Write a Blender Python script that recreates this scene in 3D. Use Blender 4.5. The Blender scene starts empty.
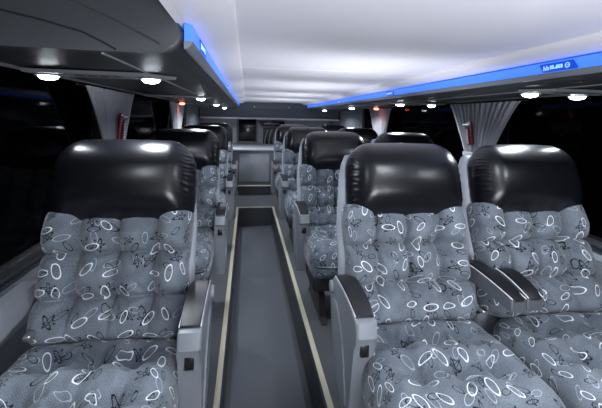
import bpy, bmesh, math, random
from mathutils import Vector, Matrix
random.seed(7)
S = bpy.context.scene
COL = S.collection
PI = math.pi

# ------------------------------------------------------------------ materials
def new_mat(name):
    m = bpy.data.materials.new(name); m.use_nodes = True
    nt = m.node_tree; b = nt.nodes['Principled BSDF']
    return m, nt, b
def N(nt, t, **kw):
    n = nt.nodes.new(t)
    for k, v in kw.items(): setattr(n, k, v)
    return n
def bump_noise(nt, b, scale, strength, dist=.002, detail=3, coord='Object'):
    tc = N(nt, 'ShaderNodeTexCoord'); no = N(nt, 'ShaderNodeTexNoise'); bu = N(nt, 'ShaderNodeBump')
    no.inputs['Scale'].default_value = scale; no.inputs['Detail'].default_value = detail
    bu.inputs['Strength'].default_value = strength; bu.inputs['Distance'].default_value = dist
    nt.links.new(tc.outputs[coord], no.inputs['Vector']); nt.links.new(no.outputs['Fac'], bu.inputs['Height'])
    nt.links.new(bu.outputs['Normal'], b.inputs['Normal'])
    return tc, no
def simple(name, col, rough=.5, metal=0, spec=.5, bump=None, vary=0):
    m, nt, b = new_mat(name)
    b.inputs['Base Color'].default_value = (*col, 1); b.inputs['Roughness'].default_value = rough
    b.inputs['Metallic'].default_value = metal; b.inputs['Specular IOR Level'].default_value = spec
    if bump:
        tc, no = bump_noise(nt, b, *bump)
        if vary:
            r = N(nt, 'ShaderNodeMapRange'); r.inputs['To Min'].default_value = 1-vary; r.inputs['To Max'].default_value = 1+vary
            mx = N(nt, 'ShaderNodeMix', data_type='RGBA', blend_type='MULTIPLY'); mx.inputs['Factor'].default_value = 1
            mx.inputs[6].default_value = (*col, 1)
            cmb = N(nt, 'ShaderNodeCombineColor')
            nt.links.new(no.outputs['Fac'], r.inputs['Value'])
            for i in range(3): nt.links.new(r.outputs[0], cmb.inputs[i])
            nt.links.new(cmb.outputs[0], mx.inputs[7]); nt.links.new(mx.outputs[2], b.inputs['Base Color'])
    return m
def emit(name, col, s, base=None):
    m, nt, b = new_mat(name)
    b.inputs['Base Color'].default_value = (*(base or col), 1)
    b.inputs['Emission Color'].default_value = (*col, 1); b.inputs['Emission Strength'].default_value = s
    b.inputs['Roughness'].default_value = .4
    return m

def fabric_mat():
    m, nt, b = new_mat('patterned_upholstery'); L = nt.links.new
    tc = N(nt, 'ShaderNodeTexCoord'); oi = N(nt, 'ShaderNodeObjectInfo')
    mul = N(nt, 'ShaderNodeMath', operation='MULTIPLY'); mul.inputs[1].default_value = 37.3
    L(oi.outputs['Random'], mul.inputs[0])
    cx = N(nt, 'ShaderNodeCombineXYZ'); L(mul.outputs[0], cx.inputs[0]); L(mul.outputs[0], cx.inputs[1])
    base = N(nt, 'ShaderNodeVectorMath', operation='ADD'); L(tc.outputs['UV'], base.inputs[0]); L(cx.outputs[0], base.inputs[1])
    def math_(op, a, bb=None, clamp=False):
        n = N(nt, 'ShaderNodeMath', operation=op); n.use_clamp = clamp
        for i, v in enumerate((a, bb)):
            if v is None: continue
            if isinstance(v, (int, float)): n.inputs[i].default_value = v
            else: L(v, n.inputs[i])
        return n.outputs[0]
    def layer(cell, off, a, bb, th, gate, shapes=1, rnd=.75, tilt=0, spread=1.0):
        v = N(nt, 'ShaderNodeVectorMath', operation='MULTIPLY_ADD')
        L(base.outputs[0], v.inputs[0]); v.inputs[1].default_value = (1/cell,)*3; v.inputs[2].default_value = (off, off*.7, 0)
        vo = N(nt, 'ShaderNodeTexVoronoi', voronoi_dimensions='2D'); vo.inputs['Scale'].default_value = 1
        vo.inputs['Randomness'].default_value = rnd
        L(v.outputs[0], vo.inputs['Vector'])
        d = N(nt, 'ShaderNodeVectorMath', operation='SUBTRACT'); L(v.outputs[0], d.inputs[0]); L(vo.outputs['Position'], d.inputs[1])
        # a little wobble so that the loops look hand drawn
        sc = N(nt, 'ShaderNodeSeparateColor'); L(vo.outputs['Color'], sc.inputs[0])
        out = None
        for k in range(shapes):
            r = N(nt, 'ShaderNodeVectorRotate', rotation_type='Z_AXIS')
            ang = math_('MULTIPLY', math_('SUBTRACT', sc.outputs[0], .5), 6.28*spread)
            ang = math_('ADD', ang, tilt + k*1.15)
            L(d.outputs[0], r.inputs['Vector']); L(ang, r.inputs['Angle'])
            s = N(nt, 'ShaderNodeVectorMath', operation='MULTIPLY_ADD')
            f = 1 - .18*k
            L(r.outputs[0], s.inputs[0]); s.inputs[1].default_value = (cell/(a*f), cell/(bb*f), 0); s.inputs[2].default_value = (.25*k, -.3*k, 0)
            ln = N(nt, 'ShaderNodeVectorMath', operation='LENGTH'); L(s.outputs[0], ln.inputs[0])
            size = math_('ADD', math_('MULTIPLY', sc.outputs[2], .4), .8)
            dd = math_('ABSOLUTE', math_('SUBTRACT', math_('DIVIDE', ln.outputs['Value'], size), 1))
            mr = N(nt, 'ShaderNodeMapRange', interpolation_type='SMOOTHSTEP'); L(dd, mr.inputs['Value'])
            mr.inputs['From Min'].default_value = th*.55; mr.inputs['From Max'].default_value = th*1.25
            mr.inputs['To Min'].default_value = 1; mr.inputs['To Max'].default_value = 0
            out = mr.outputs[0] if out is None else math_('MAXIMUM', out, mr.outputs[0])
        g = math_('GREATER_THAN', sc.outputs[1], gate)
        return math_('MULTIPLY', out, g)
    white = layer(.070, 3.1, .0220, .0098, .11, .25, 1, .5, 1.9, .42)
    pale = layer(.078, 31.7, .020, .0088, .10, .40, 1, .6, .9, .6)
    black = layer(.068, 11.3, .0170, .0076, .12, .40, 1, .55)
    scrib = layer(.080, 21.9, .021, .0052, .19, .32, 3, .7, .2, .5)
    # woven ground
    no = N(nt, 'ShaderNodeTexNoise'); no.inputs['Scale'].default_value = 420; no.inputs['Detail'].default_value = 2
    L(tc.outputs['UV'], no.inputs['Vector'])
    no2 = N(nt, 'ShaderNodeTexNoise'); no2.inputs['Scale'].default_value = 14; L(tc.outputs['UV'], no2.inputs['Vector'])
    cr = N(nt, 'ShaderNodeValToRGB'); L(math_('ADD', math_('MULTIPLY', no.outputs['Fac'], .7), math_('MULTIPLY', no2.outputs['Fac'], .3)), cr.inputs[0])
    cr.color_ramp.elements[0].position = .32; cr.color_ramp.elements[0].color = (.034, .042, .052, 1)
    cr.color_ramp.elements[1].position = .68; cr.color_ramp.elements[1].color = (.225, .26, .305, 1)
    def over(prev, fac, col):
        mx = N(nt, 'ShaderNodeMix', data_type='RGBA'); L(fac, mx.inputs['Factor']); L(prev, mx.inputs[6]); mx.inputs[7].default_value = (*col, 1)
        return mx.outputs[2]
    c = over(cr.outputs[0], math_('MULTIPLY', pale, .55), (.5, .55, .6))
    c = over(c, scrib, (.006, .008, .012)); c = over(c, black, (.006, .008, .012))
    c = over(c, white, (.72, .76, .8))
    L(c, b.inputs['Base Color']); b.inputs['Roughness'].default_value = .85
    b.inputs['Specular IOR Level'].default_value = .25
    b.inputs['Sheen Weight'].default_value = .25; b.inputs['Sheen Roughness'].default_value = .4
    bu = N(nt, 'ShaderNodeBump'); bu.inputs['Strength'].default_value = .25; bu.inputs['Distance'].default_value = .001
    L(no.outputs['Fac'], bu.inputs['Height']); L(bu.outputs[0], b.inputs['Normal'])
    return m

M = {}
M['fabric'] = fabric_mat()
M['leather'] = simple('black_leather', (.004, .0042, .006), .29, 0, .40, (45, .22, .0016, 6))
M['velour'] = simple('light_grey_velour', (.36, .39, .43), .9, 0, .2, (600, .5, .001, 2), .3)
M['plastic'] = simple('grey_moulded_plastic', (.19, .21, .235), .38, 0, .5, (900, .12, .0005, 2))
M['beam'] = simple('charcoal_moulded_plastic', (.075, .082, .094), .4, 0, .5, (900, .12, .0005, 2))
M['farpanel'] = simple('grey_laminate_panel', (.34, .36, .39), .5, 0, .4, (900, .12, .0005, 2))
M['farwall'] = simple('light_grey_end_wall', (.46, .48, .51), .5, 0, .4, (900, .12, .0005, 2))
M['plastic_lt'] = simple('pale_grey_plastic', (.26, .28, .31), .42, 0, .5, (700, .1, .0005, 2))
M['plastic_dk'] = simple('dark_plastic', (.022, .024, .028), .45, 0, .5, (500, .15, .0006, 2))
M['frame'] = simple('black_painted_steel', (.015, .016, .018), .5)
M['chrome'] = simple('brushed_steel', (.6, .6, .62), .28, 1)
M['pad'] = simple('black_armrest_vinyl', (.009, .009, .011), .46, 0, .5, (300, .2, .0008, 3))
M['piping'] = simple('white_piping', (.75, .77, .8), .5)
M['platform'] = simple('charcoal_vinyl_flooring', (.078, .084, .092), .5, 0, .45, (500, .2, .0006, 3), .25)
M['aisle'] = simple('slate_grey_aisle_vinyl', (.105, .118, .132), .36, 0, .5, (300, .1, .0006, 4), .2)
M['riser'] = simple('dark_riser_vinyl', (.025, .03, .036), .45, 0, .5, (300, .1, .0006, 3))
M['nosing'] = simple('cream_step_edging', (.56, .54, .40), .42, 0, .5, (200, .2, .0006, 3), .2)
M['ceiling'] = simple('white_ceiling_laminate', (.84, .84, .90), .38, 0, .35, (3, .04, .004, 2))
M['rack'] = simple('dark_grey_rack_moulding', (.018, .020, .023), .46, 0, .5, (650, .25, .0008, 3), .2)
M['rackend'] = simple('grey_leatherette_rack_end', (.050, .055, .062), .5, 0, .45, (420, .5, .0012, 4), .25)
M['panel'] = simple('grey_service_panel', (.12, .13, .14), .5, 0, .5, (400, .1, .0006, 3))
M['wallgrey'] = simple('grey_wall_trim', (.16, .175, .195), .5, 0, .4, (400, .15, .0006, 3))
M['bulk'] = simple('mid_grey_bulkhead', (.10, .107, .125), .5, 0, .4, (200, .1, .0006, 3))
M['black'] = simple('black_surface', (.004, .004, .005), .35)
M['strip'] = emit('blue_lit_strip', (.055, .21, .95), .75, (.05, .16, .6))
M['label'] = emit('deep_blue_label', (.0, .055, .55), .6, (.0, .05, .5))
M['glyph'] = emit('pale_blue_print', (.22, .45, 1.0), .8, (.5, .7, 1))
M['led'] = emit('white_led', (.85, .92, 1.0), 28)
M['ledred'] = emit('red_led', (1.0, .16, .10), 9)
M['red'] = simple('dark_red_plastic', (.16, .012, .018), .4)
M['white'] = simple('white_print', (.6, .55, .56), .5)
M['screen'] = simple('black_display_glass', (.004, .004, .005), .15)
# window glass: night outside, tinted pane
def glass():
    m, nt, b = new_mat('tinted_window_glass')
    b.inputs['Base Color'].default_value = (.02, .022, .025, 1); b.inputs['Roughness'].default_value = .05
    b.inputs['Transmission Weight'].default_value = 1.0; b.inputs['IOR'].default_value = 1.10; b.inputs['Specular IOR Level'].default_value = .12
    return m
M['glass'] = glass()
def curtain_mat():
    m, nt, b = new_mat('grey_pleated_curtain'); L = nt.links.new
    b.inputs['Base Color'].default_value = (.30, .31, .34, 1); b.inputs['Roughness'].default_value = .8
    b.inputs['Sheen Weight'].default_value = .3
    tc = N(nt, 'ShaderNodeTexCoord'); mp = N(nt, 'ShaderNodeMapping'); mp.inputs['Scale'].default_value = (500, 60, 1)
    no = N(nt, 'ShaderNodeTexNoise'); no.inputs['Scale'].default_value = 1
    L(tc.outputs['UV'], mp.inputs[0]); L(mp.outputs[0], no.inputs['Vector'])
    bu = N(nt, 'ShaderNodeBump'); bu.inputs['Strength'].default_value = .4; bu.inputs['Distance'].default_value = .002
    L(no.outputs['Fac'], bu.inputs['Height']); L(bu.outputs[0], b.inputs['Normal'])
    return m
M['curtain'] = curtain_mat()

# ------------------------------------------------------------------ helpers
def link(name, me, mat, parent=None, loc=(0, 0, 0), smooth=True, sharp=38):
    o = bpy.data.objects.new(name, me); COL.objects.link(o)
    me.materials.clear(); me.materials.append(mat)
    if smooth:
        me.polygons.foreach_set('use_smooth', [True]*len(me.polygons))
        if sharp: me.set_sharp_from_angle(angle=math.radians(sharp))
    if parent: o.parent = parent
    o.location = loc
    return o
def obj(name, bm, mat, parent=None, loc=(0, 0, 0), smooth=True, sharp=38):
    bmesh.ops.recalc_face_normals(bm, faces=bm.faces)
    me = bpy.data.meshes.new(name); bm.to_mesh(me); bm.free()
    return link(name, me, mat, parent, loc, smooth, sharp)
def empty(name, loc, label, cat, group=None):
    o = bpy.data.objects.new(name, None); COL.objects.link(o); o.location = loc
    o.empty_display_size = .1
    return tag(o, label, cat, group)
def tag(o, label, cat, group=None):
    o['label'] = label; o['category'] = cat
    if group: o['group'] = group
    return o
def struct(o):
    o['kind'] = 'structure'; return o
def copy_tree(o, parent=None):
    c = o.copy(); COL.objects.link(c); c.parent = parent
    for ch in list(o.children): copy_tree(ch, c)
    return c
def box(bm, x0, x1, y0, y1, z0, z1, bev=0, seg=2):
    vs = [bm.verts.new((x, y, z)) for x in (x0, x1) for y in (y0, y1) for z in (z0, z1)]
    F = [(0, 1, 3, 2), (4, 6, 7, 5), (0, 4, 5, 1), (2, 3, 7, 6), (0, 2, 6, 4), (1, 5, 7, 3)]
    fs = [bm.faces.new([vs[i] for i in f]) for f in F]
    if bev:
        es = list({e for f in fs for e in f.edges})
        bmesh.ops.bevel(bm, geom=es, offset=bev, segments=seg, profile=.5, affect='EDGES')
def boxo(name, x0, x1, y0, y1, z0, z1, mat, parent=None, bev=0, seg=2):
    bm = bmesh.new(); box(bm, x0, x1, y0, y1, z0, z1, bev, seg)
    return obj(name, bm, mat, parent)
def prism_x(bm, poly, x0, x1, bev=0, seg=2):
    """polygon in (y,z) extruded along x"""
    a = [bm.verts.new((x0, y, z)) for y, z in poly]; b = [bm.verts.new((x1, y, z)) for y, z in poly]
    n = len(poly); f0 = bm.faces.new(a); f1 = bm.faces.new(list(reversed(b)))
    side = [bm.faces.new((a[i], b[i], b[(i+1) % n], a[(i+1) % n])) for i in range(n)]
    if bev:
        es = list(f0.edges)+list(f1.edges)
        bmesh.ops.bevel(bm, geom=es, offset=bev, segments=seg, profile=.5, affect='EDGES')
def prism_y(bm, poly, y0, y1, bev=0, seg=2):
    """polygon in (x,z) extruded along y"""
    a = [bm.verts.new((x, y0, z)) for x, z in poly]; b = [bm.verts.new((x, y1, z)) for x, z in poly]
    n = len(poly); f0 = bm.faces.new(a); f1 = bm.faces.new(list(reversed(b)))
    for i in range(n): bm.faces.new((a[i], b[i], b[(i+1) % n], a[(i+1) % n]))
    if bev:
        bmesh.ops.bevel(bm, geom=list(f0.edges)+list(f1.edges), offset=bev, segments=seg, profile=.5, affect='EDGES')
def smooth_poly(pts, it=2):
    for _ in range(it):
        q = []
        for i in range(len(pts)):
            a, b = pts[i], pts[(i+1) % len(pts)]
            q += [(a[0]*.8+b[0]*.2, a[1]*.8+b[1]*.2), (a[0]*.2+b[0]*.8, a[1]*.2+b[1]*.8)]
        pts = q
    return pts
def tube(bm, pts, r, seg=8):
    pts = [Vector(p) for p in pts]; rings = []
    for i, p in enumerate(pts):
        t = (pts[min(i+1, len(pts)-1)]-pts[max(i-1, 0)]).normalized()
        up = Vector((0, 0, 1)) if abs(t.z) < .9 else Vector((1, 0, 0))
        a = t.cross(up).normalized(); b = a.cross(t).normalized()
        rings.append([bm.verts.new(p+a*math.cos(k*2*PI/seg)*r+b*math.sin(k*2*PI/seg)*r) for k in range(seg)])
    for i in range(len(rings)-1):
        for k in range(seg):
            bm.faces.new((rings[i][k], rings[i][(k+1) % seg], rings[i+1][(k+1) % seg], rings[i+1][k]))
    bm.faces.new(rings[0]); bm.faces.new(list(reversed(rings[-1])))
def disc(bm, c, r, h, axis='Z', seg=24, bev=0):
    m = Matrix.Translation(c)
    if axis == 'X': m = m @ Matrix.Rotation(PI/2, 4, 'Y')
    if axis == 'Y': m = m @ Matrix.Rotation(PI/2, 4, 'X')
    r_ = bmesh.ops.create_cone(bm, cap_ends=True, segments=seg, radius1=r, radius2=r, depth=h, matrix=m)
    if bev:
        es = [e for e in {e for v in r_['verts'] for e in v.link_edges} if any(len(f.verts) > 4 for f in e.link_faces)]
        bmesh.ops.bevel(bm, geom=es, offset=bev, segments=2, profile=.5, affect='EDGES')
def slab(name, size, r, seg, f, mat, parent, uvmode='front', uvoff=(0, 0), loc=(0, 0, 0)):
    """rounded box as one dense closed mesh, shaped by f(p) and unrolled for the weave"""
    hx, hy, hz = (s/2 for s in size); nx, ny, nz = seg
    bm = bmesh.new(); uvl = bm.loops.layers.uv.new('UVMap'); cache = {}; pre = {}
    R = (min(r[0], hx-1e-4), min(r[1], hy-1e-4), min(r[2], hz-1e-4))
    def V(i, j, k):
        key = (i, j, k)
        if key not in cache:
            p = Vector((-hx+2*hx*i/nx, -hy+2*hy*j/ny, -hz+2*hz*k/nz))
            q = Vector([max(-(h-rr), min(h-rr, c)) for c, h, rr in zip(p, (hx, hy, hz), R)])
            d = Vector([(a-b)/rr for a, b, rr in zip(p, q, R)])
            if d.length > 1e-9:
                d.normalize(); pp = q+Vector([a*rr for a, rr in zip(d, R)])
            else: pp = p
            v = bm.verts.new(f(pp) if f else pp); cache[key] = v; pre[v] = p.copy()
        return cache[key]
    def quad(a, b, c, d, side):
        vs = (V(*a), V(*b), V(*c), V(*d)); fc = bm.faces.new(vs)
        for lp in fc.loops:
            x, y, z = pre[lp.vert]
            if uvmode == 'front':
                uv = {'f': (x, z), 'k': (x+.7, z+.7), 't': (x, hz+(y+hy)), 'b': (x, -hz-(y+hy)),
                      'r': (hx+(y+hy), z), 'l': (-hx-(y+hy), z)}[side]
            else:
                uv = {'t': (x, y), 'b': (x+.7, y+.7), 'f': (x, -hy+(z-hz)), 'k': (x, hy-(z-hz)),
                      'r': (hx+(hz-z), y), 'l': (-hx-(hz-z), y)}[side]
            lp[uvl].uv = (uv[0]+uvoff[0], uv[1]+uvoff[1])
    for i in range(nx):
        for k in range(nz):
            quad((i, 0, k), (i+1, 0, k), (i+1, 0, k+1), (i, 0, k+1), 'f')
            quad((i, ny, k), (i, ny, k+1), (i+1, ny, k+1), (i+1, ny, k), 'k')
        for j in range(ny):
            quad((i, j, nz), (i+1, j, nz), (i+1, j+1, nz), (i, j+1, nz), 't')
            quad((i, j, 0), (i, j+1, 0), (i+1, j+1, 0), (i+1, j, 0), 'b')
    for j in range(ny):
        for k in range(nz):
            quad((0, j, k), (0, j, k+1), (0, j+1, k+1), (0, j+1, k), 'l')
            quad((nx, j, k), (nx, j+1, k), (nx, j+1, k+1), (nx, j, k+1), 'r')
    return obj(name, bm, mat, parent, loc, True, None)

# ------------------------------------------------------------------ the seat
# origin: on the platform below the crease between cushion and back; the seat faces -Y
REC = math.radians(14)
def recline(p, y0=0, z0=.48):
    return Vector((p.x, y0+p.y*math.cos(REC)+p.z*math.sin(REC), z0-p.y*math.sin(REC)+p.z*math.cos(REC)))
def nearest(v, ls): return min(abs(v-l) for l in ls)
def back_shape(p):
    # local: x across, -y front, z from 0 (crease) to .46
    q = p.copy(); z = p.z+.25
    if p.y < 0:
        w = min(1, -p.y/.03)
        vx = (-.125, .0, .125); hz = (.155, .300)
        dx = nearest(p.x, vx); dx = dx+.03*max(0, min(1, (.12-z)/.08)); dz = nearest(z, hz)
        pit = min(math.hypot(p.x-a, z-b) for a in vx for b in hz)
        # every pad swells a little differently
        cell = (sum(p.x > a for a in vx), sum(z > b for b in hz))
        rd = lambda t: math.sqrt(max(0, 1-(1-min(1, t))**2))
        puff = .040*rd(dx/.062)**.8*rd(dz/.07)**.8
        if z > .37: puff *= max(0, 1-(z-.37)/(.07 if cell[0] in (1, 2) else .16))
        if cell[0] in (0, 3): puff += .016*math.sin(max(0, min(1, (abs(p.x)-.125)/.12))*PI)
        d = puff-.018*math.exp(-dx/.009)-.016*math.exp(-dz/.010)-.032*math.exp(-(pit/.036)**1.2)-.012
        a = min(((math.hypot(p.x-a, z-b), math.atan2(z-b, p.x-a)) for a in vx for b in hz))
        d += .0038*math.sin(9*a[1]+a[0]*30)*math.exp(-((a[0]-.04)/.03)**2)
        # ears rise beside the head cushion
        q.y -= d*w
        top = max(0, min(1, (z-.36)/.1))
        q.y += -.004*top*min(1, max(0, (abs(p.x)-.10)/.05))*w
    side = .010*math.sin(max(0, min(1, z/.46))*PI*1.5+.6)
    q.x += math.copysign(side, q.x)*min(1, abs(q.x)/.24)
    q.z = z-.02-.024*max(0, (abs(p.x)-.13)/.115)**1.5*max(0, (z-.34)/.14)
    return recline(q, -.01+.065, .48)
def head_shape(p):
    # p in +-.255, +-.085, +-.15
    q = p.copy(); t = (p.z+.15)/.30
    q.x *= 1-.055*max(0, t)**2
    if p.y < 0:
        q.y -= .030*max(0, math.cos(p.x/.257*PI/2))**.7*math.sin(max(0, min(1, t))*PI)**.8
        q.y *= 1+.10*math.sin(t*PI)
    if p.z < 0: q.z -= .060*max(0, (abs(p.x)-.12)/.13)**2*min(1, -p.z/.1)
    # top crowned, lower lip dipping in the middle
    q.z += .012*math.cos(p.x/.255*PI/2)*(t-.4)
    e = max(0, (abs(p.x)-.195)/.06)
    wr = math.sin(p.z*430+3*math.sin(p.x*60)+8*p.y)*.0020+math.sin(p.z*250+p.y*30)*.0012
    q.x += math.copysign(wr*min(1, e)*max(0, 1-abs(p.z)/.15)**.4, q.x) if e > 0 else 0
    if p.y < 0: q.y -= wr*math.exp(-((abs(p.x)-.24)/.022)**2)*1.0
    q.y += .0012*math.sin(p.x*95+p.z*30)*max(0, 1-abs(t-.08)/.2)
    q.z += .535
    return recline(q, .050, .48)
def seat_shape(p):
    q = p.copy()   # +-.25, +-.24, +-.10 ; y + = rear
    if p.z > 0:
        w = min(1, p.z/.04)
        px = (-.115, .005, .12); py = (.115, -.07)
        d = .020*math.cos(p.x/.25*PI/2)**.6*1 + .012*math.cos((p.y+.03)/.26*PI/2)
        D = [(math.hypot(p.x-a, (p.y-b)), math.atan2(p.y-b, p.x-a)) for a in px for b in py]
        dist, ang = min(D)
        d -= (.082 if p.y > .03 else .055)*math.exp(-(dist/.050)**1.1)
        d += .0045*math.sin(7*ang+dist*25)*math.exp(-((dist-.055)/.04)**2)
        d -= .008*math.exp(-abs(p.y-.115)/.016)*math.exp(-max(0, abs(p.x)-.13)/.05)
        d -= .010*math.exp(-nearest(p.x, px)/.014)*(.6+.4*math.cos(p.y*20))
        d -= .006*math.exp(-abs(p.y+.07)/.02)
        q.z += d*w
    # waterfall front edge, swelling outwards in the middle height
    fr = max(0, (-p.y-.12)/.12)
    q.z -= .035*fr*fr*(1 if p.z > 0 else .2)
    q.y -= .015*math.cos(p.x/.25*PI/2)*fr
    q.x *= 1+.03*math.cos(p.z/.1*PI/2)
    q.z += .405; q.y += -.215
    return q

def side_panel(parent, x, side):
    """aisle side armrest panel; side=+1 when the outer face looks to +x"""
    w = .068
    poly = [(.150, .575), (.135, .612), (.105, .634), (.06, .645), (-.03, .646), (-.12, .640), (-.205, .624),
            (-.212, .576), (-.196, .568), (-.182, .520), (-.150, .36), (-.135, .24), (-.04, .225), (.06, .30), (.125, .45), (.158, .56)]
    bm = bmesh.new(); prism_x(bm, poly, x-w/2, x+w/2, .010, 3)
    o = obj('armrest_panel', bm, M['plastic'], parent)
    # padded top, sweeping down to the front
    pts = []
    n = 12
    for i in range(n+1):
        t = i/n; y = .085-.27*t; z = .640+.022*t-.036*t*t
        pts.append((y, z+.002, z+.010+.014*math.sin(min(1, t*1.05)*PI)**.5))
    poly2 = [(y, b) for y, a, b in pts]+[(y, a-.012) for y, a, b in reversed(pts)]
    bm = bmesh.new(); prism_x(bm, poly2, x-w/2+.004, x+w/2-.004, .006, 3)
    obj('armrest_pad', bm, M['pad'], o)
    bm = bmesh.new()
    for s in (-1, 1): tube(bm, [(x+s*(w/2-.003), y, a+.004) for y, a, b in pts], .0018, 6)
    obj('piping', bm, M['piping'], o)
    # recline knob, seam and moulded contour on the outer face
    bm = bmesh.new(); disc(bm, (x+side*(w/2+.004), .108, .597), .022, .014, 'X', 28, .004)
    obj('recline_knob', bm, M['plastic_lt'], o)
    bm = bmesh.new()
    cv = smooth_poly([(.10, .56), (.03, .57), (-.06, .47), (-.115, .30), (-.07, .26), (.05, .36)], 2)
    prism_x(bm, cv, x+side*(w/2-.004), x+side*(w/2+.005), .003, 2)
    obj('side_moulding', bm, M['plastic'], o)
    bm = bmesh.new(); box(bm, x-.014, x+.014, -.190, -.165, .505, .545, .003)
    obj('release_button', bm, M['black'], o)
    bm = bmesh.new(); box(bm, x-.022, x+.022, -.181, -.16, .497, .553, .004)
    obj('button_bezel', bm, M['plastic'], o)
    return o
def beam_arm(parent, x, w=.062, back=.10, front=-.15, mat='beam', splay=.04):
    n = 14; top = []; bot = []
    for i in range(n+1):
        t = i/n; y = back+(front-back)*t
        zt = .685-.045*t**1.6; th = .062-.018*t
        top.append((y, zt)); bot.append((y, zt-th))
    bm = bmesh.new(); prism_x(bm, top+list(reversed(bot)), x-w/2, x+w/2, .006, 3)
    def sp(bm):
        for v in bm.verts: v.co.x += splay*(back-v.co.y)/(back-front)
    sp(bm)
    o = obj('armrest', bm, M[mat], parent)
    bm = bmesh.new()
    up = [(y, z+.013*math.sin(min(1, max(0, i/n*1.02))*PI)**.4) for i, (y, z) in enumerate(top)]
    prism_x(bm, [(y, z) for y, z in up]+[(y, z-.008) for y, z in reversed(top)], x-w/2+.006, x+w/2-.006, .005, 3)
    sp(bm)
    obj('armrest_pad', bm, M['pad'], o)
    bm = bmesh.new()
    for s in (-1, 1): tube(bm, [(x+s*(w/2-.004), y, z+.002) for y, z in top], .0016, 6)
    sp(bm)
    obj('piping', bm, M['piping'], o)
    return o
def window_arm(parent, x, side):
    n = 16; top = []; bot = []
    for i in range(n+1):
        t = i/n; y = .10-.46*t
        zt = .665-.012*t-.09*t**3; top.append((y, zt)); bot.append((y, zt-.075-.02*t))
    bm = bmesh.new(); prism_x(bm, top+list(reversed(bot)), x-.026, x+.026, .008, 3)
    return obj('window_armrest', bm, M['plastic_lt'], parent)

def make_seat(kind):
    """kind: 'single', 'aisle' (of a pair), 'window' (of a pair)"""
    root = empty('coach_seat', (0, 0, 0), '', 'seat', 'reclining coach seats')
    slab('seat_cushion', (.50, .48, .20), (.06, .07, .065), (90, 86, 22), seat_shape, M['fabric'], root, 'top')
    slab('backrest', (.485, .11, .46), (.045, .05, .04), (104, 12, 100), back_shape, M['fabric'], root, 'front', (0, .9))
    slab('headrest', (.512 if kind == 'single' else .492, .165, .295), (.095, .08, .105), (80, 22, 84), head_shape, M['leather'], root, 'front', loc=(0 if kind == 'single' else .012, 0, 0))
    # shell behind the pads
    def shell(p):
        q = p.copy(); t = (p.z+.36)/.72
        q.x *= 1.0-.10*max(0, t-.62)/.38
        q.z = p.z+.262
        return recline(q, .125, .48)
    slab('back_shell', (.515, .10, .74), (.03, .045, .12), (24, 8, 40), shell, M['velour'], root, 'front')
    bm = bmesh.new(); box(bm, -.235, .235, -.40, .10, .22, .315, .02, 3)
    obj('cushion_tray', bm, M['plastic_dk'], root)
    for sx in (-1, 1):
        bm = bmesh.new(); prism_x(bm, [(-.36, 0), (-.30, .03), (-.22, .225), (.06, .225), (.08, .03), (.14, 0)], sx*.15-.02, sx*.15+.02, .004)
        obj('leg', bm, M['frame'], root)
    if kind == 'single':
        side_panel(root, .292, 1); window_arm(root, -.285, -1)
    elif kind == 'aisle':
        side_panel(root, -.260, -1); beam_arm(root, .262, w=.060)
    else:
        beam_arm(root, -.208, w=.064, back=.0, front=-.145, splay=.02); window_arm(root, .288, 1)
    # belt with buckle
    x = {'single': -.198, 'aisle': .225, 'window': .215}[kind]
    bm = bmesh.new()
    tube(bm, [(x*1.05, .05, .47), (x*1.06, .0, .52), (x*1.06, -.03, .54)], .006, 6)
    b = obj('seat_belt', bm, M['frame'], root)
    bm = bmesh.new(); box(bm, x*1.06-.012, x*1.06+.012, -.065, -.028, .545, .562, .005)
    obj('buckle', bm, M['chrome' if kind != 'window' else 'plastic_dk'], b)
    return root
XS = {'single': -.443, 'aisle': .64, 'window': 1.197}
ROW = 1.24
desc = {
 'single': ['black-topped single grey seat nearest the camera, left of the sunken aisle',
            'single grey patterned seat directly behind the nearest left seat, beside the aisle',
            'third single patterned seat from the camera along the left of the aisle',
            'farthest single patterned seat on the left, by the grey rear panel'],
 'aisle': ['nearest aisle seat of the right pair, big black headrest, beside the sunken aisle',
           'second aisle seat back on the right, directly behind the nearest aisle seat',
           'third aisle seat back on the right of the walkway, mostly hidden by the second',
           'farthest aisle seat on the right, close to the end bulkhead'],
 'window': ['nearest right window seat with black leather headrest, beside the dark glass',
            'second window seat back on the right, behind the nearest window seat',
            'third window seat back on the right, only its black headrest showing',
            'farthest right window seat, its headrest shining before the grey side panel']}
for kind in ('single', 'aisle', 'window'):
    proto = make_seat(kind)
    for n in range(4):
        o = proto if n == 0 else copy_tree(proto)
        o.location = (XS[kind], 1.30+ROW*n, 0)
        o['label'] = desc[kind][n]

# ------------------------------------------------------------------ the setting
XL, XR = -.87, 1.77
Y0, YE = -1.6, 6.3
AL, AR = -.093, .375        # aisle edge
AZ = -.25
YT = 5.12
TW = .024
bm = bmesh.new()
box(bm, XL-.1, AL, Y0, YE+1.7, -.35, 0)
struct(obj('floor_platform_left', bm, M['platform'], smooth=False)).name = 'floor'
struct(boxo('floor', AR, XR+.1, Y0, YE+1.7, -.35, 0, M['platform']))
struct(boxo('floor', AL, AR, YT, YE+1.7, -.35, 0, M['platform']))
struct(boxo('floor', AL, AR, Y0, YT, -.35, AZ, M['aisle']))
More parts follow.
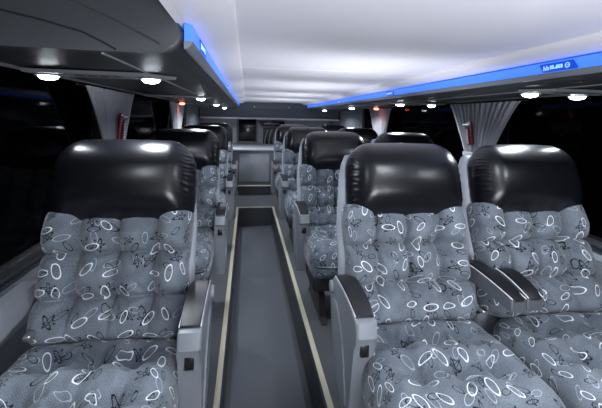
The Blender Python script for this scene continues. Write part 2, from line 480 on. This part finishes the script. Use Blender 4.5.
# riser linings and edging
struct(boxo('trim_1', AL, AL+.012, Y0, YT, AZ, -.004, M['riser']))
struct(boxo('trim_2', AR-.012, AR, Y0, YT, AZ, -.004, M['riser']))
struct(boxo('trim_3', AL+.012, AR-.012, YT-.012, YT, AZ, -.004, M['riser']))
struct(boxo('trim_4', AL-TW, AL+.004, Y0, YT+TW, 0.0005, .006, M['nosing'], bev=.002))
struct(boxo('trim_5', AR-.004, AR+TW, Y0, YT+TW, 0.0005, .006, M['nosing'], bev=.002))
struct(boxo('trim_6', AL+.004, AR-.004, YT, YT+TW, 0.0005, .006, M['nosing'], bev=.002))
# coving at the foot of the risers
for nm, x0, x1, s in (('trim_7', AL+.012, AL+.040, 1), ('trim_8', AR-.040, AR-.012, -1)):
    bm = bmesh.new()
    xa, xb = (x0, x1) if s > 0 else (x1, x0)
    prism_y(bm, [(xa, AZ), (xb, AZ), (xa+(xb-xa)*.4, AZ+.008), (xa, AZ+.028)], Y0, YT-.012)
    struct(obj(nm, bm, M['platform']))
# far step and end unit
YS = 5.95
struct(boxo('step_riser', AL-.02, AR+.02, YS, YE, 0, .14, M['riser'])).name = 'trim_9'
struct(boxo('trim_10', AL-.03, AR+.03, YS-.012, YS+.03, .14, .150, M['nosing'], bev=.003))

# ceiling with coved edges meeting the light strips
CZ = 1.52
SL, SR = -.165, 1.14
def cove():
    P = [(SL-.02, 1.485), (SL, 1.487)]
    for i in range(9):
        a = i/8*PI/2; P.append((SL+.13*math.sin(a)*1.0, 1.487+.033*(1-math.cos(a))))
    Q = [(SR+.02, 1.485), (SR, 1.487)]
    for i in range(9):
        a = i/8*PI/2; Q.append((SR-.13*math.sin(a), 1.487+.033*(1-math.cos(a))))
    return P, Q
P, Q = cove()
prof = P+list(reversed(Q))+[(SR+.02, 1.60), (SL-.02, 1.60)]
bm = bmesh.new(); prism_y(bm, prof, Y0, 6.92)
struct(obj('ceiling', bm, M['ceiling'], sharp=50))
struct(boxo('ceiling', XL-.1, SL-.02, Y0, YE+1.7, 1.56, 1.60, M['rack']))
struct(boxo('ceiling', SR+.02, XR+.1, Y0, YE+1.7, 1.56, 1.60, M['rack']))
# thin seam across the ceiling
struct(boxo('trim_11', SL+.13, SR-.13, 2.05, 2.056, CZ-.0012, CZ+.01, M['ceiling']))

# luggage racks
def rack(name, xa, xb, y0, y1, side, label):
    """xa wall side, xb aisle side"""
    z0 = 1.405; s = 1 if xb > xa else -1
    root = empty(name, ((xa+xb)/2, y0, z0), label, 'luggage rack', 'overhead luggage racks')
    poly = [(xa, 1.56), (xa, z0+.012), (xa+s*.1, z0+.004), (xb-s*.22, z0), (xb-s*.06, z0+.001)]
    for i in range(9):
        a = i/8*PI/2; poly.append((xb-s*.06+s*.06*math.sin(a), z0+.052-.051*math.cos(a)))
    poly += [(xb-s*.01, 1.485), (xb-s*.03, 1.515), (xb-s*.07, 1.545), (xb-s*.08, 1.56)]
    loc = root.location
    bm = bmesh.new(); prism_y(bm, [(x-loc.x, z-loc.z) for x, z in poly], .03, y1-y0)
    obj('rack_body', bm, M['rack'], root)
    # moulded end cap closing the bin, facing the camera
    bm = bmesh.new(); prism_y(bm, [(x-loc.x, z-loc.z) for x, z in poly], 0, .03, .010, 3)
    e = obj('end_cap', bm, M['rackend'], root)
    bm = bmesh.new()
    W = xb-xa
    L0 = [(-.86, .130), (-.70, .112), (-.585, .086), (-.50, .068), (-.406, .044), (-.36, .022), (-.326, .004)]
    fx = (lambda v: v) if s > 0 else (lambda v: XR-(v-XL)*(XR-SR)/(SL-XL))
    tube(bm, [(fx(a)-loc.x, -.001, b) for a, b in L0], .0028, 6)
    obj('seam', bm, M['plastic_dk'], e)
    bm = bmesh.new()
    L1 = [(-.46, .125), (-.424, .115), (-.337, .079), (-.28, .052), (-.223, .023)]
    tube(bm, [(fx(a)-loc.x, -.0, b) for a, b in L1], .0035, 6)
    obj('moulding_rib', bm, M['rackend'], e)
    # groove running along the underside
    bm = bmesh.new(); box(bm, xb-s*.20-.003-loc.x, xb-s*.20+.003-loc.x, .03, y1-y0, -.004, .004)
    obj('underside_seam', bm, M['plastic_lt'], root)
    # pale edge where the rack meets the glass
    bm = bmesh.new(); box(bm, min(xa, xa+s*.012)-loc.x+s*.04, max(xa, xa+s*.012)-loc.x+s*.04, .03, y1-y0, -.003, .016)
    obj('window_edge', bm, M['panel'], root)
    return root
rack('luggage_rack', XL, SL-.004, .98, 6.90, 'left', 'dark overhead luggage rack along the left windows, grey end cap near the camera')
rack('luggage_rack', XR, SR+.004, .45, 6.90, 'right', 'dark overhead luggage rack along the right windows')

# blue light strips
def strip(x, s, y0, label):
    root = empty('light_strip', (x, y0, 1.45), label, 'light strip', 'blue light strips under the ceiling')
    bm = bmesh.new()
    pr = [(s*.002, -.010), (s*.020, -.010), (s*.022, -.006), (s*.022, .028), (s*.004, .034), (s*.001, .034)]
    prism_y(bm, pr, 0, 6.88-y0)
    obj('diffuser', bm, M['strip'], root)
    bm = bmesh.new()
    prism_y(bm, [(s*.001, -.030), (s*.008, -.030), (s*.018, -.022), (s*.023, -.0105), (s*.001, -.0105)], 0, 6.88-y0)
    obj('edge_rail', bm, M['plastic'], root)
    xf = s*.0225
    for k, yc in enumerate((1.2, 2.8, 4.4, 6.0)):
        h = .085
        bm = bmesh.new()
        pl = [(yc-y0-h+.02, .024), (yc-y0+h-.004, .024), (yc-y0+h, .020), (yc-y0+h-.02, -.008), (yc-y0-h+.004, -.008), (yc-y0-h, -.004)]
        if s > 0: pl = [(2*(yc-y0)-a, b) for a, b in pl]
        prism_x(bm, pl, min(xf, xf+s*.002), max(xf, xf+s*.002))
        lb = obj('seat_label', bm, M['label'], root)
        # pictograms: legroom figures, seat blocks and a crossed ring
        bm = bmesh.new(); xg0, xg1 = sorted((xf+s*.002, xf+s*.003)); d = s   # reading direction
        def bar(a0, a1, b0, b1):
            ya, yb = sorted((yc-y0+d*a0, yc-y0+d*a1)); box(bm, xg0, xg1, ya, yb, b0, b1)
        for off in (-.064, -.050):
            bar(off, off+.003, -.001, .016); bar(off+.003, off+.008, .008, .011); bar(off+.007, off+.010, -.001, .009)
        for off, hh in ((-.034, .013), (-.024, .013), (-.014, .004), (-.006, .013), (.004, .013), (.014, .013)):
            bar(off, off+.0025, .002, .002+hh)
            bar(off+.0045, off+.007, .002, .002+hh); bar(off, off+.007, .002, .0042); bar(off, off+.007, -.0022+.002+hh, .002+hh)
        for q in range(12):
            a = q/12*2*PI
            cy_, cz_ = .042+.009*math.cos(a), .008+.008*math.sin(a)
            bar(cy_-.0016, cy_+.0016, cz_-.0016, cz_+.0016)
        bar(.036, .048, .007, .009)
        obj('pictograms', bm, M['glyph'], lb)
    return root
strip(SL, 1, .98, 'glowing blue light strip along the left rack edge')
strip(SR, -1, .45, 'glowing blue light strip along the right rack edge')

# walls, sills, windows
for side, X, s in (('left', XL, -1), ('right', XR, 1)):
    def bx(name, d0, d1, y0, y1, z0, z1, mat, bev=0):
        a, b = sorted((X+s*d0, X+s*d1)); return struct(boxo(name, a, b, y0, y1, z0, z1, mat, bev=bev))
    bx('wall_'+side, 0, .10, Y0, 8.0, 0, .63, M['wallgrey'])
    bx('wall_'+side, 0, .10, 5.55, 8.0, .63, 1.56, M['wallgrey'])
    bx('wall_'+side, 0, .10, Y0, 5.55, 1.42, 1.56, M['black'])
    bx('wall_'+side, .005, .10, Y0, .1, .63, 1.42, M['black'])
    k = 1 if side == 'left' else 4
    spans = ((.1, 2.34), (2.42, 4.60), (4.68, 5.50))
    for i, (a, b) in enumerate(spans):
        w = bx('window_%d' % (k+i), .03, .036, a, b, .655, 1.42, M['glass'])
        f0, f1 = sorted((X+s*.022, X+s*.045))
        bm = bmesh.new()
        box(bm, f0, f1, a-.04, a+.012, .65, 1.42); box(bm, f0, f1, b-.012, b+.04, .65, 1.42); box(bm, f0, f1, a, b, .65, .672)
        fr = obj('window_frame', bm, M['black'], w)
    bx('trim_%d' % (12 if side == 'left' else 13), -.035, .10, Y0, 5.55, .63, .655, M['plastic_dk'], .006)
    bx('trim_%d' % (14 if side == 'left' else 15), -.014, .0, Y0, 5.55, .40, .60, M['plastic_lt'], .005)
# closing walls
struct(boxo('wall_rear', XL-.1, XR+.1, Y0-.1, Y0, -.35, 1.6, M['bulk']))
struct(boxo('wall_front', XL-.1, XR+.1, 7.72, 7.82, -.35, 1.6, M['farwall']))

# end of the deck: low cabinet, bulkhead and back panels
cab = empty('bulkhead_cabinet', (.12, YE, .14), 'low grey cabinet closing off the end of the aisle', 'cabinet')
bm = bmesh.new(); box(bm, -.985, 1.645, 0, 1.41, 0-.14, .53, .01); obj('body', bm, M['wallgrey'], cab)
bm = bmesh.new(); box(bm, -.23, .27, -.015, .001, .012, .48, .006); obj('front_panel', bm, M['farpanel'], cab)
bm = bmesh.new(); box(bm, -.985, 1.645, -.03, 1.41, .53, .56, .008); obj('worktop', bm, M['farwall'], cab)
hd = empty('ceiling_bulkhead', (.49, 6.92, 1.2), 'dark grey bulkhead hanging below the far end of the white ceiling', 'bulkhead')
bm = bmesh.new(); box(bm, -1.34, 1.26, 0, .3, .035, .36); obj('fascia', bm, M['bulk'], hd)
bm = bmesh.new(); box(bm, -.62, .62, -.012, .002, .20, .325, .004); obj('upper_panel', bm, M['panel'], hd)
bm = bmesh.new(); box(bm, -1.34, 1.26, -.03, .3, 0, .035, .008); obj('lower_rail', bm, M['farwall'], hd)
for x in (-.36, .29):
    bm = bmesh.new(); disc(bm, (x, -.014, .235), .016, .012, 'Y', 20, .003); obj('screw_cap', bm, M['chrome'], hd)
# black pane, display and slatted rack on the back wall
bp = empty('dark_doorway_pane', (.02, 7.70, .742), 'black glazed panel in the grey wall at the far end', 'panel')
bm = bmesh.new(); box(bm, -.19, .17, -.01, .02, 0, .46, .01); obj('pane', bm, M['screen'], bp)
bm = bmesh.new()
for a in ((-.22, -.185, -.02, .48), (.165, .20, -.02, .48), (-.22, .20, -.04, -.005)):
    box(bm, a[0], a[1], -.02, .02, a[2], a[3], .004)
obj('frame', bm, M['wallgrey'], bp)
dp = empty('destination_display', (.47, 7.66, 1.08), 'long black display with faint lettering under the far bulkhead', 'display')
bm = bmesh.new(); prism_y(bm, [(-.235, .075), (-.17, -.015), (-.15, -.025), (.30, -.025), (.30, .075)], -.02, .0605, .003); obj('housing', bm, M['screen'], dp)
bm = bmesh.new()
for i, w in enumerate((.03, .022, .035, .018, .03, .026, .02)):
    x = -.11+i*.042; box(bm, x, x+w, -.023, -.019, .018+.006*(i % 2), .036+.004*(i % 3))
obj('lettering', bm, M['white'], dp)
rk = empty('slatted_rail_stand', (.43, 7.45, .70), 'dark stand with four slanted pale rails at the far end', 'rail stand')
bm = bmesh.new(); box(bm, -.10, .30, .06, .10, 0, .32, .01); obj('back_board', bm, M['black'], rk)
for i in range(4):
    x = -.07+i*.085
    bm = bmesh.new(); tube(bm, [(x, .0, 0), (x+.005, 0, .1), (x+.025, .0, .2), (x+.055, .03, .29+.015*i)], .009, 8)
    obj('rail', bm, M['plastic_lt'], rk)

# downlights with service panels
def lamp_unit(x, y, mat, label, power, z=1.405, col=(.85, .92, 1)):
    root = empty('downlight', (x, y, z), label, 'downlight', 'small ceiling downlights under the racks')
    bm = bmesh.new(); disc(bm, (0, 0, -.003), .044, .006, 'Z', 28, .003); obj('bezel', bm, M['plastic_lt'], root)
    bm = bmesh.new(); bmesh.ops.create_uvsphere(bm, u_segments=24, v_segments=12, radius=.033, matrix=Matrix.Translation((0, 0, -.007)) @ Matrix.Scale(.42, 4, (0, 0, 1))); obj('lens', bm, mat, root)
    if power:
        l = bpy.data.lights.new('downlight_beam', 'SPOT'); l.energy = power; l.spot_size = math.radians(168); l.spot_blend = .5
        l.shadow_soft_size = .026; l.color = col
        lo = bpy.data.objects.new('downlight_beam', l); COL.objects.link(lo); lo.parent = root; lo.location = (0, 0, -.028)
    return root
def svc_panel(x0, x1, y, label):
    cx = (x0+x1)/2
    root = empty('service_panel', (cx, y, 1.399), label, 'service panel', 'service panels under the luggage racks')
    bm = bmesh.new(); w = (x1-x0)/2
    a = [(-w, -.09), (w-.10, -.075), (w, .03), (w-.05, .075), (-w, .09)]
    if cx > .4: a = [(-p, q) for p, q in a]
    vt = [bm.verts.new((p, q, .002)) for p, q in a]; vb = [bm.verts.new((p*.985, q*.93, -.010)) for p, q in a]
    bm.faces.new(vt); bm.faces.new(list(reversed(vb)))
    for i in range(5): bm.faces.new((vt[i], vb[i], vb[(i+1) % 5], vt[(i+1) % 5]))
    b = obj('cover', bm, M['panel'], root, smooth=False)
    bm = bmesh.new()
    for i in range(4): box(bm, -.10+i*.045, -.075+i*.045, -.03, -.005, -.013, -.0095, .001)
    obj('air_vents', bm, M['plastic_dk'], root)
    return root
rows_y = (1.50, 3.05, 4.55, 6.2)
nth = ['nearest the camera', 'second from the camera', 'third from the camera', 'farthest from the camera']
for i, y in enumerate(rows_y):
    svc_panel(-.785, -.28, y, 'grey service panel holding lamps under the left rack, '+nth[i])
    svc_panel(1.22, 1.69, y, 'grey service panel holding lamps under the right rack, '+nth[i])
    lamp_unit(-.37, y, M['led'], 'white downlight over the left seats on the aisle side, '+nth[i], (20, 30, 28, 24)[i], 1.389)
    lamp_unit(1.31, y+(.06 if i == 0 else 0), M['led'], 'white downlight over the right seats on the aisle side, '+nth[i], (28, 30, 28, 24)[i], 1.389)
lamp_unit(-.73, 1.49, M['led'], 'white downlight by the left glass, above the nearest left seat', 2.2, 1.389)
lamp_unit(1.60, 1.60, M['led'], 'white downlight by the right glass, at the right picture edge', 2.2, 1.389)
lamp_unit(1.60, 3.05, M['led'], 'white downlight by the right glass, beyond the large curtain', 1.5, 1.389)
lamp_unit(-.75, 4.45, M['ledred'], 'small red lamp under the left rack beside the far curtain', .8, 1.389, (1, .2, .12))
lamp_unit(1.60, 4.45, M['ledred'], 'small red lamp under the right rack above the far curtain', .8, 1.389, (1, .2, .12))

# added downlights just out of view, to rake light over the nearest seats
lamp_unit(-.44, .42, M['led'], 'added unseen downlight over the nearest left seat, above the picture', 13, 1.559)
lamp_unit(.66, .62, M['led'], 'added unseen downlight in the ceiling above the nearest right aisle seat', 13, 1.519)
lamp_unit(1.22, .62, M['led'], 'added unseen downlight under the right rack above the nearest window seat', 13, 1.404)
# curtains
def curtain(x, s, y0, y1, yb0, yb1, label, ztop=1.388, ztie=1.0, zbot=.68):
    root = empty('window_curtain', (x, (y0+y1)/2, zbot), label, 'curtain', 'tied-back window curtains')
    bm = bmesh.new(); uvl = bm.loops.layers.uv.new('UVMap'); nu, nv = 150, 36; G = []
    yc = (y0+y1)/2; folds = 13
    for j in range(nv+1):
        t = j/nv; z = ztop+(zbot-ztop)*t; row = []
        if z > ztie: k = ((ztop-z)/(ztop-ztie)); k = k**.85
        else: k = 1-.22*((ztie-z)/(ztie-zbot))**1.2
        a = y0+(yb0-y0)*k; b = y1+(yb1-y1)*k
        for i in range(nu+1):
            u = i/nu; amp = .017*(1-.35*k)
            dx = amp*math.sin(u*folds*2*PI+.8*math.sin(u*9))+.004*math.sin(u*folds*4.3*PI)
            row.append(bm.verts.new((s*(-.012-abs(amp)*1.2)+dx, a+(b-a)*u-yc+.004*math.sin(u*40), z-zbot)))
        G.append(row)
    for j in range(nv):
        for i in range(nu):
            f = bm.faces.new((G[j][i], G[j][i+1], G[j+1][i+1], G[j+1][i]))
            for lp, (a, b) in zip(f.loops, ((i, j), (i+1, j), (i+1, j+1), (i, j+1))): lp[uvl].uv = (a/nu*.8, b/nv)
    o = obj('cloth', bm, M['curtain'], root, sharp=None)
    md = o.modifiers.new('thickness', 'SOLIDIFY'); md.thickness = .002
    bm = bmesh.new(); w = (yb1-yb0)/2+.012; m = (yb0+yb1)/2-yc
    box(bm, -.05 if s > 0 else -.002, .002 if s > 0 else .05, m-w, m+w, ztie-zbot-.02, ztie-zbot+.015, .006)
    obj('tie_band', bm, M['curtain'], root)
    bm = bmesh.new(); tube(bm, [(s*-.004, y0-yc-.03, ztop-zbot+.004), (s*-.004, y1-yc+.03, ztop-zbot+.004)], .006, 8)
    obj('rail', bm, M['frame'], root)
curtain(XL+.03, -1, 2.00, 2.80, 2.33, 2.60, 'pale grey pleated curtain beside the left window, tied behind the nearest left seat')
curtain(XL+.03, -1, 4.05, 4.95, 4.3, 4.72, 'small grey curtain farther down the left windows, next to the red lamp')
curtain(XR-.03, 1, 2.12, 2.92, 2.42, 2.70, 'wide pleated grey curtain tied back above the nearest right headrests')
curtain(XR-.03, 1, 4.25, 5.0, 4.45, 4.80, 'small grey curtain farther down the right windows under the red lamp')

# emergency hammers in their holders
def hammer(x, y, z, s, label):
    root = empty('emergency_hammer', (x, y, z), label, 'emergency hammer', 'emergency hammers on the window pillars')
    root.rotation_euler = (math.radians(-9), 0, 0)
    bm = bmesh.new(); box(bm, min(0, -s*.02), max(0, -s*.02), -.030, .030, -.09, .09, .006); obj('holder', bm, M['red'], root)
    bm = bmesh.new(); tube(bm, [(-s*.026, .004, -.08), (-s*.026, .004, .05)], .009, 8); obj('handle', bm, M['red'], root)
    bm = bmesh.new(); tube(bm, [(-s*.028, -.035, .06), (-s*.028, .04, .07)], .010, 8); obj('hammer_head', bm, M['chrome'], root)
    bm = bmesh.new()
    for k in range(7): box(bm, *sorted((-s*.034, -s*.036)), -.012, .008, -.075+k*.016, -.067+k*.016)
    obj('printed_text', bm, M['white'], root)
hammer(XL+.084, 2.44, 1.16, -1, 'red window hammer in a holder against the left curtain')
hammer(XR-.080, 2.60, 1.16, 1, 'dark red window hammer in a holder against the right curtain')

# ------------------------------------------------------------------ light
w = bpy.data.worlds.new('night'); S.world = w; w.use_nodes = True
w.node_tree.nodes['Background'].inputs[0].default_value = (.004, .005, .008, 1)
w.node_tree.nodes['Background'].inputs[1].default_value = 1
def area(name, loc, target, sx, sy, power, col=(.9, .95, 1)):
    l = bpy.data.lights.new(name, 'AREA'); l.shape = 'RECTANGLE'; l.size = sx; l.size_y = sy; l.energy = power; l.color = col
    o = bpy.data.objects.new(name, l); COL.objects.link(o); o.location = loc
    o.rotation_euler = (Vector(target)-Vector(loc)).to_track_quat('-Z', 'Y').to_euler()
    return o
# added fill: one lamp bounced off the ceiling, uplights hidden behind the seat backs
UP = (.92, .93, 1.0)
b_ = area('added_bounce_light', (.45, -.55, .75), (.5, .6, 1.52), .8, .6, 24, UP); b_.data.spread = math.radians(150)
for n in range(4):
    y = 1.30+ROW*n+.50
    u_ = area('added_uplight', (.66, y, .60), (.52, y+.10, 1.5), .44, .28, (4.2, 4.2, 3.8, 3.8)[n], UP); u_.data.spread = math.radians(115)
area('added_front_fill', (.35, -.9, 1.30), (.4, 2.5, .7), .9, .3, .8, (.88, .94, 1))  # weak fill added behind the camera to lift the seat fronts

# ------------------------------------------------------------------ camera
TH = math.radians(8.3); ROLL = math.radians(1.3)
cam = bpy.data.cameras.new('camera'); co = bpy.data.objects.new('camera', cam); COL.objects.link(co)
cam.sensor_width = 36; cam.lens = 370/602*36
cam.shift_y = -(204-117.7)/602
cam.clip_start = .02
co.matrix_world = Matrix.Translation((0, 0, 1.25)) @ Matrix.Rotation(-TH, 4, 'Z') @ Matrix.Rotation(PI/2, 4, 'X') @ Matrix.Rotation(ROLL, 4, 'Z')
S.camera = co
S.view_settings.view_transform = 'Standard'; S.view_settings.look = 'None'
S.view_settings.gamma = 1; S.view_settings.use_curve_mapping = False
S.view_settings.exposure = .25
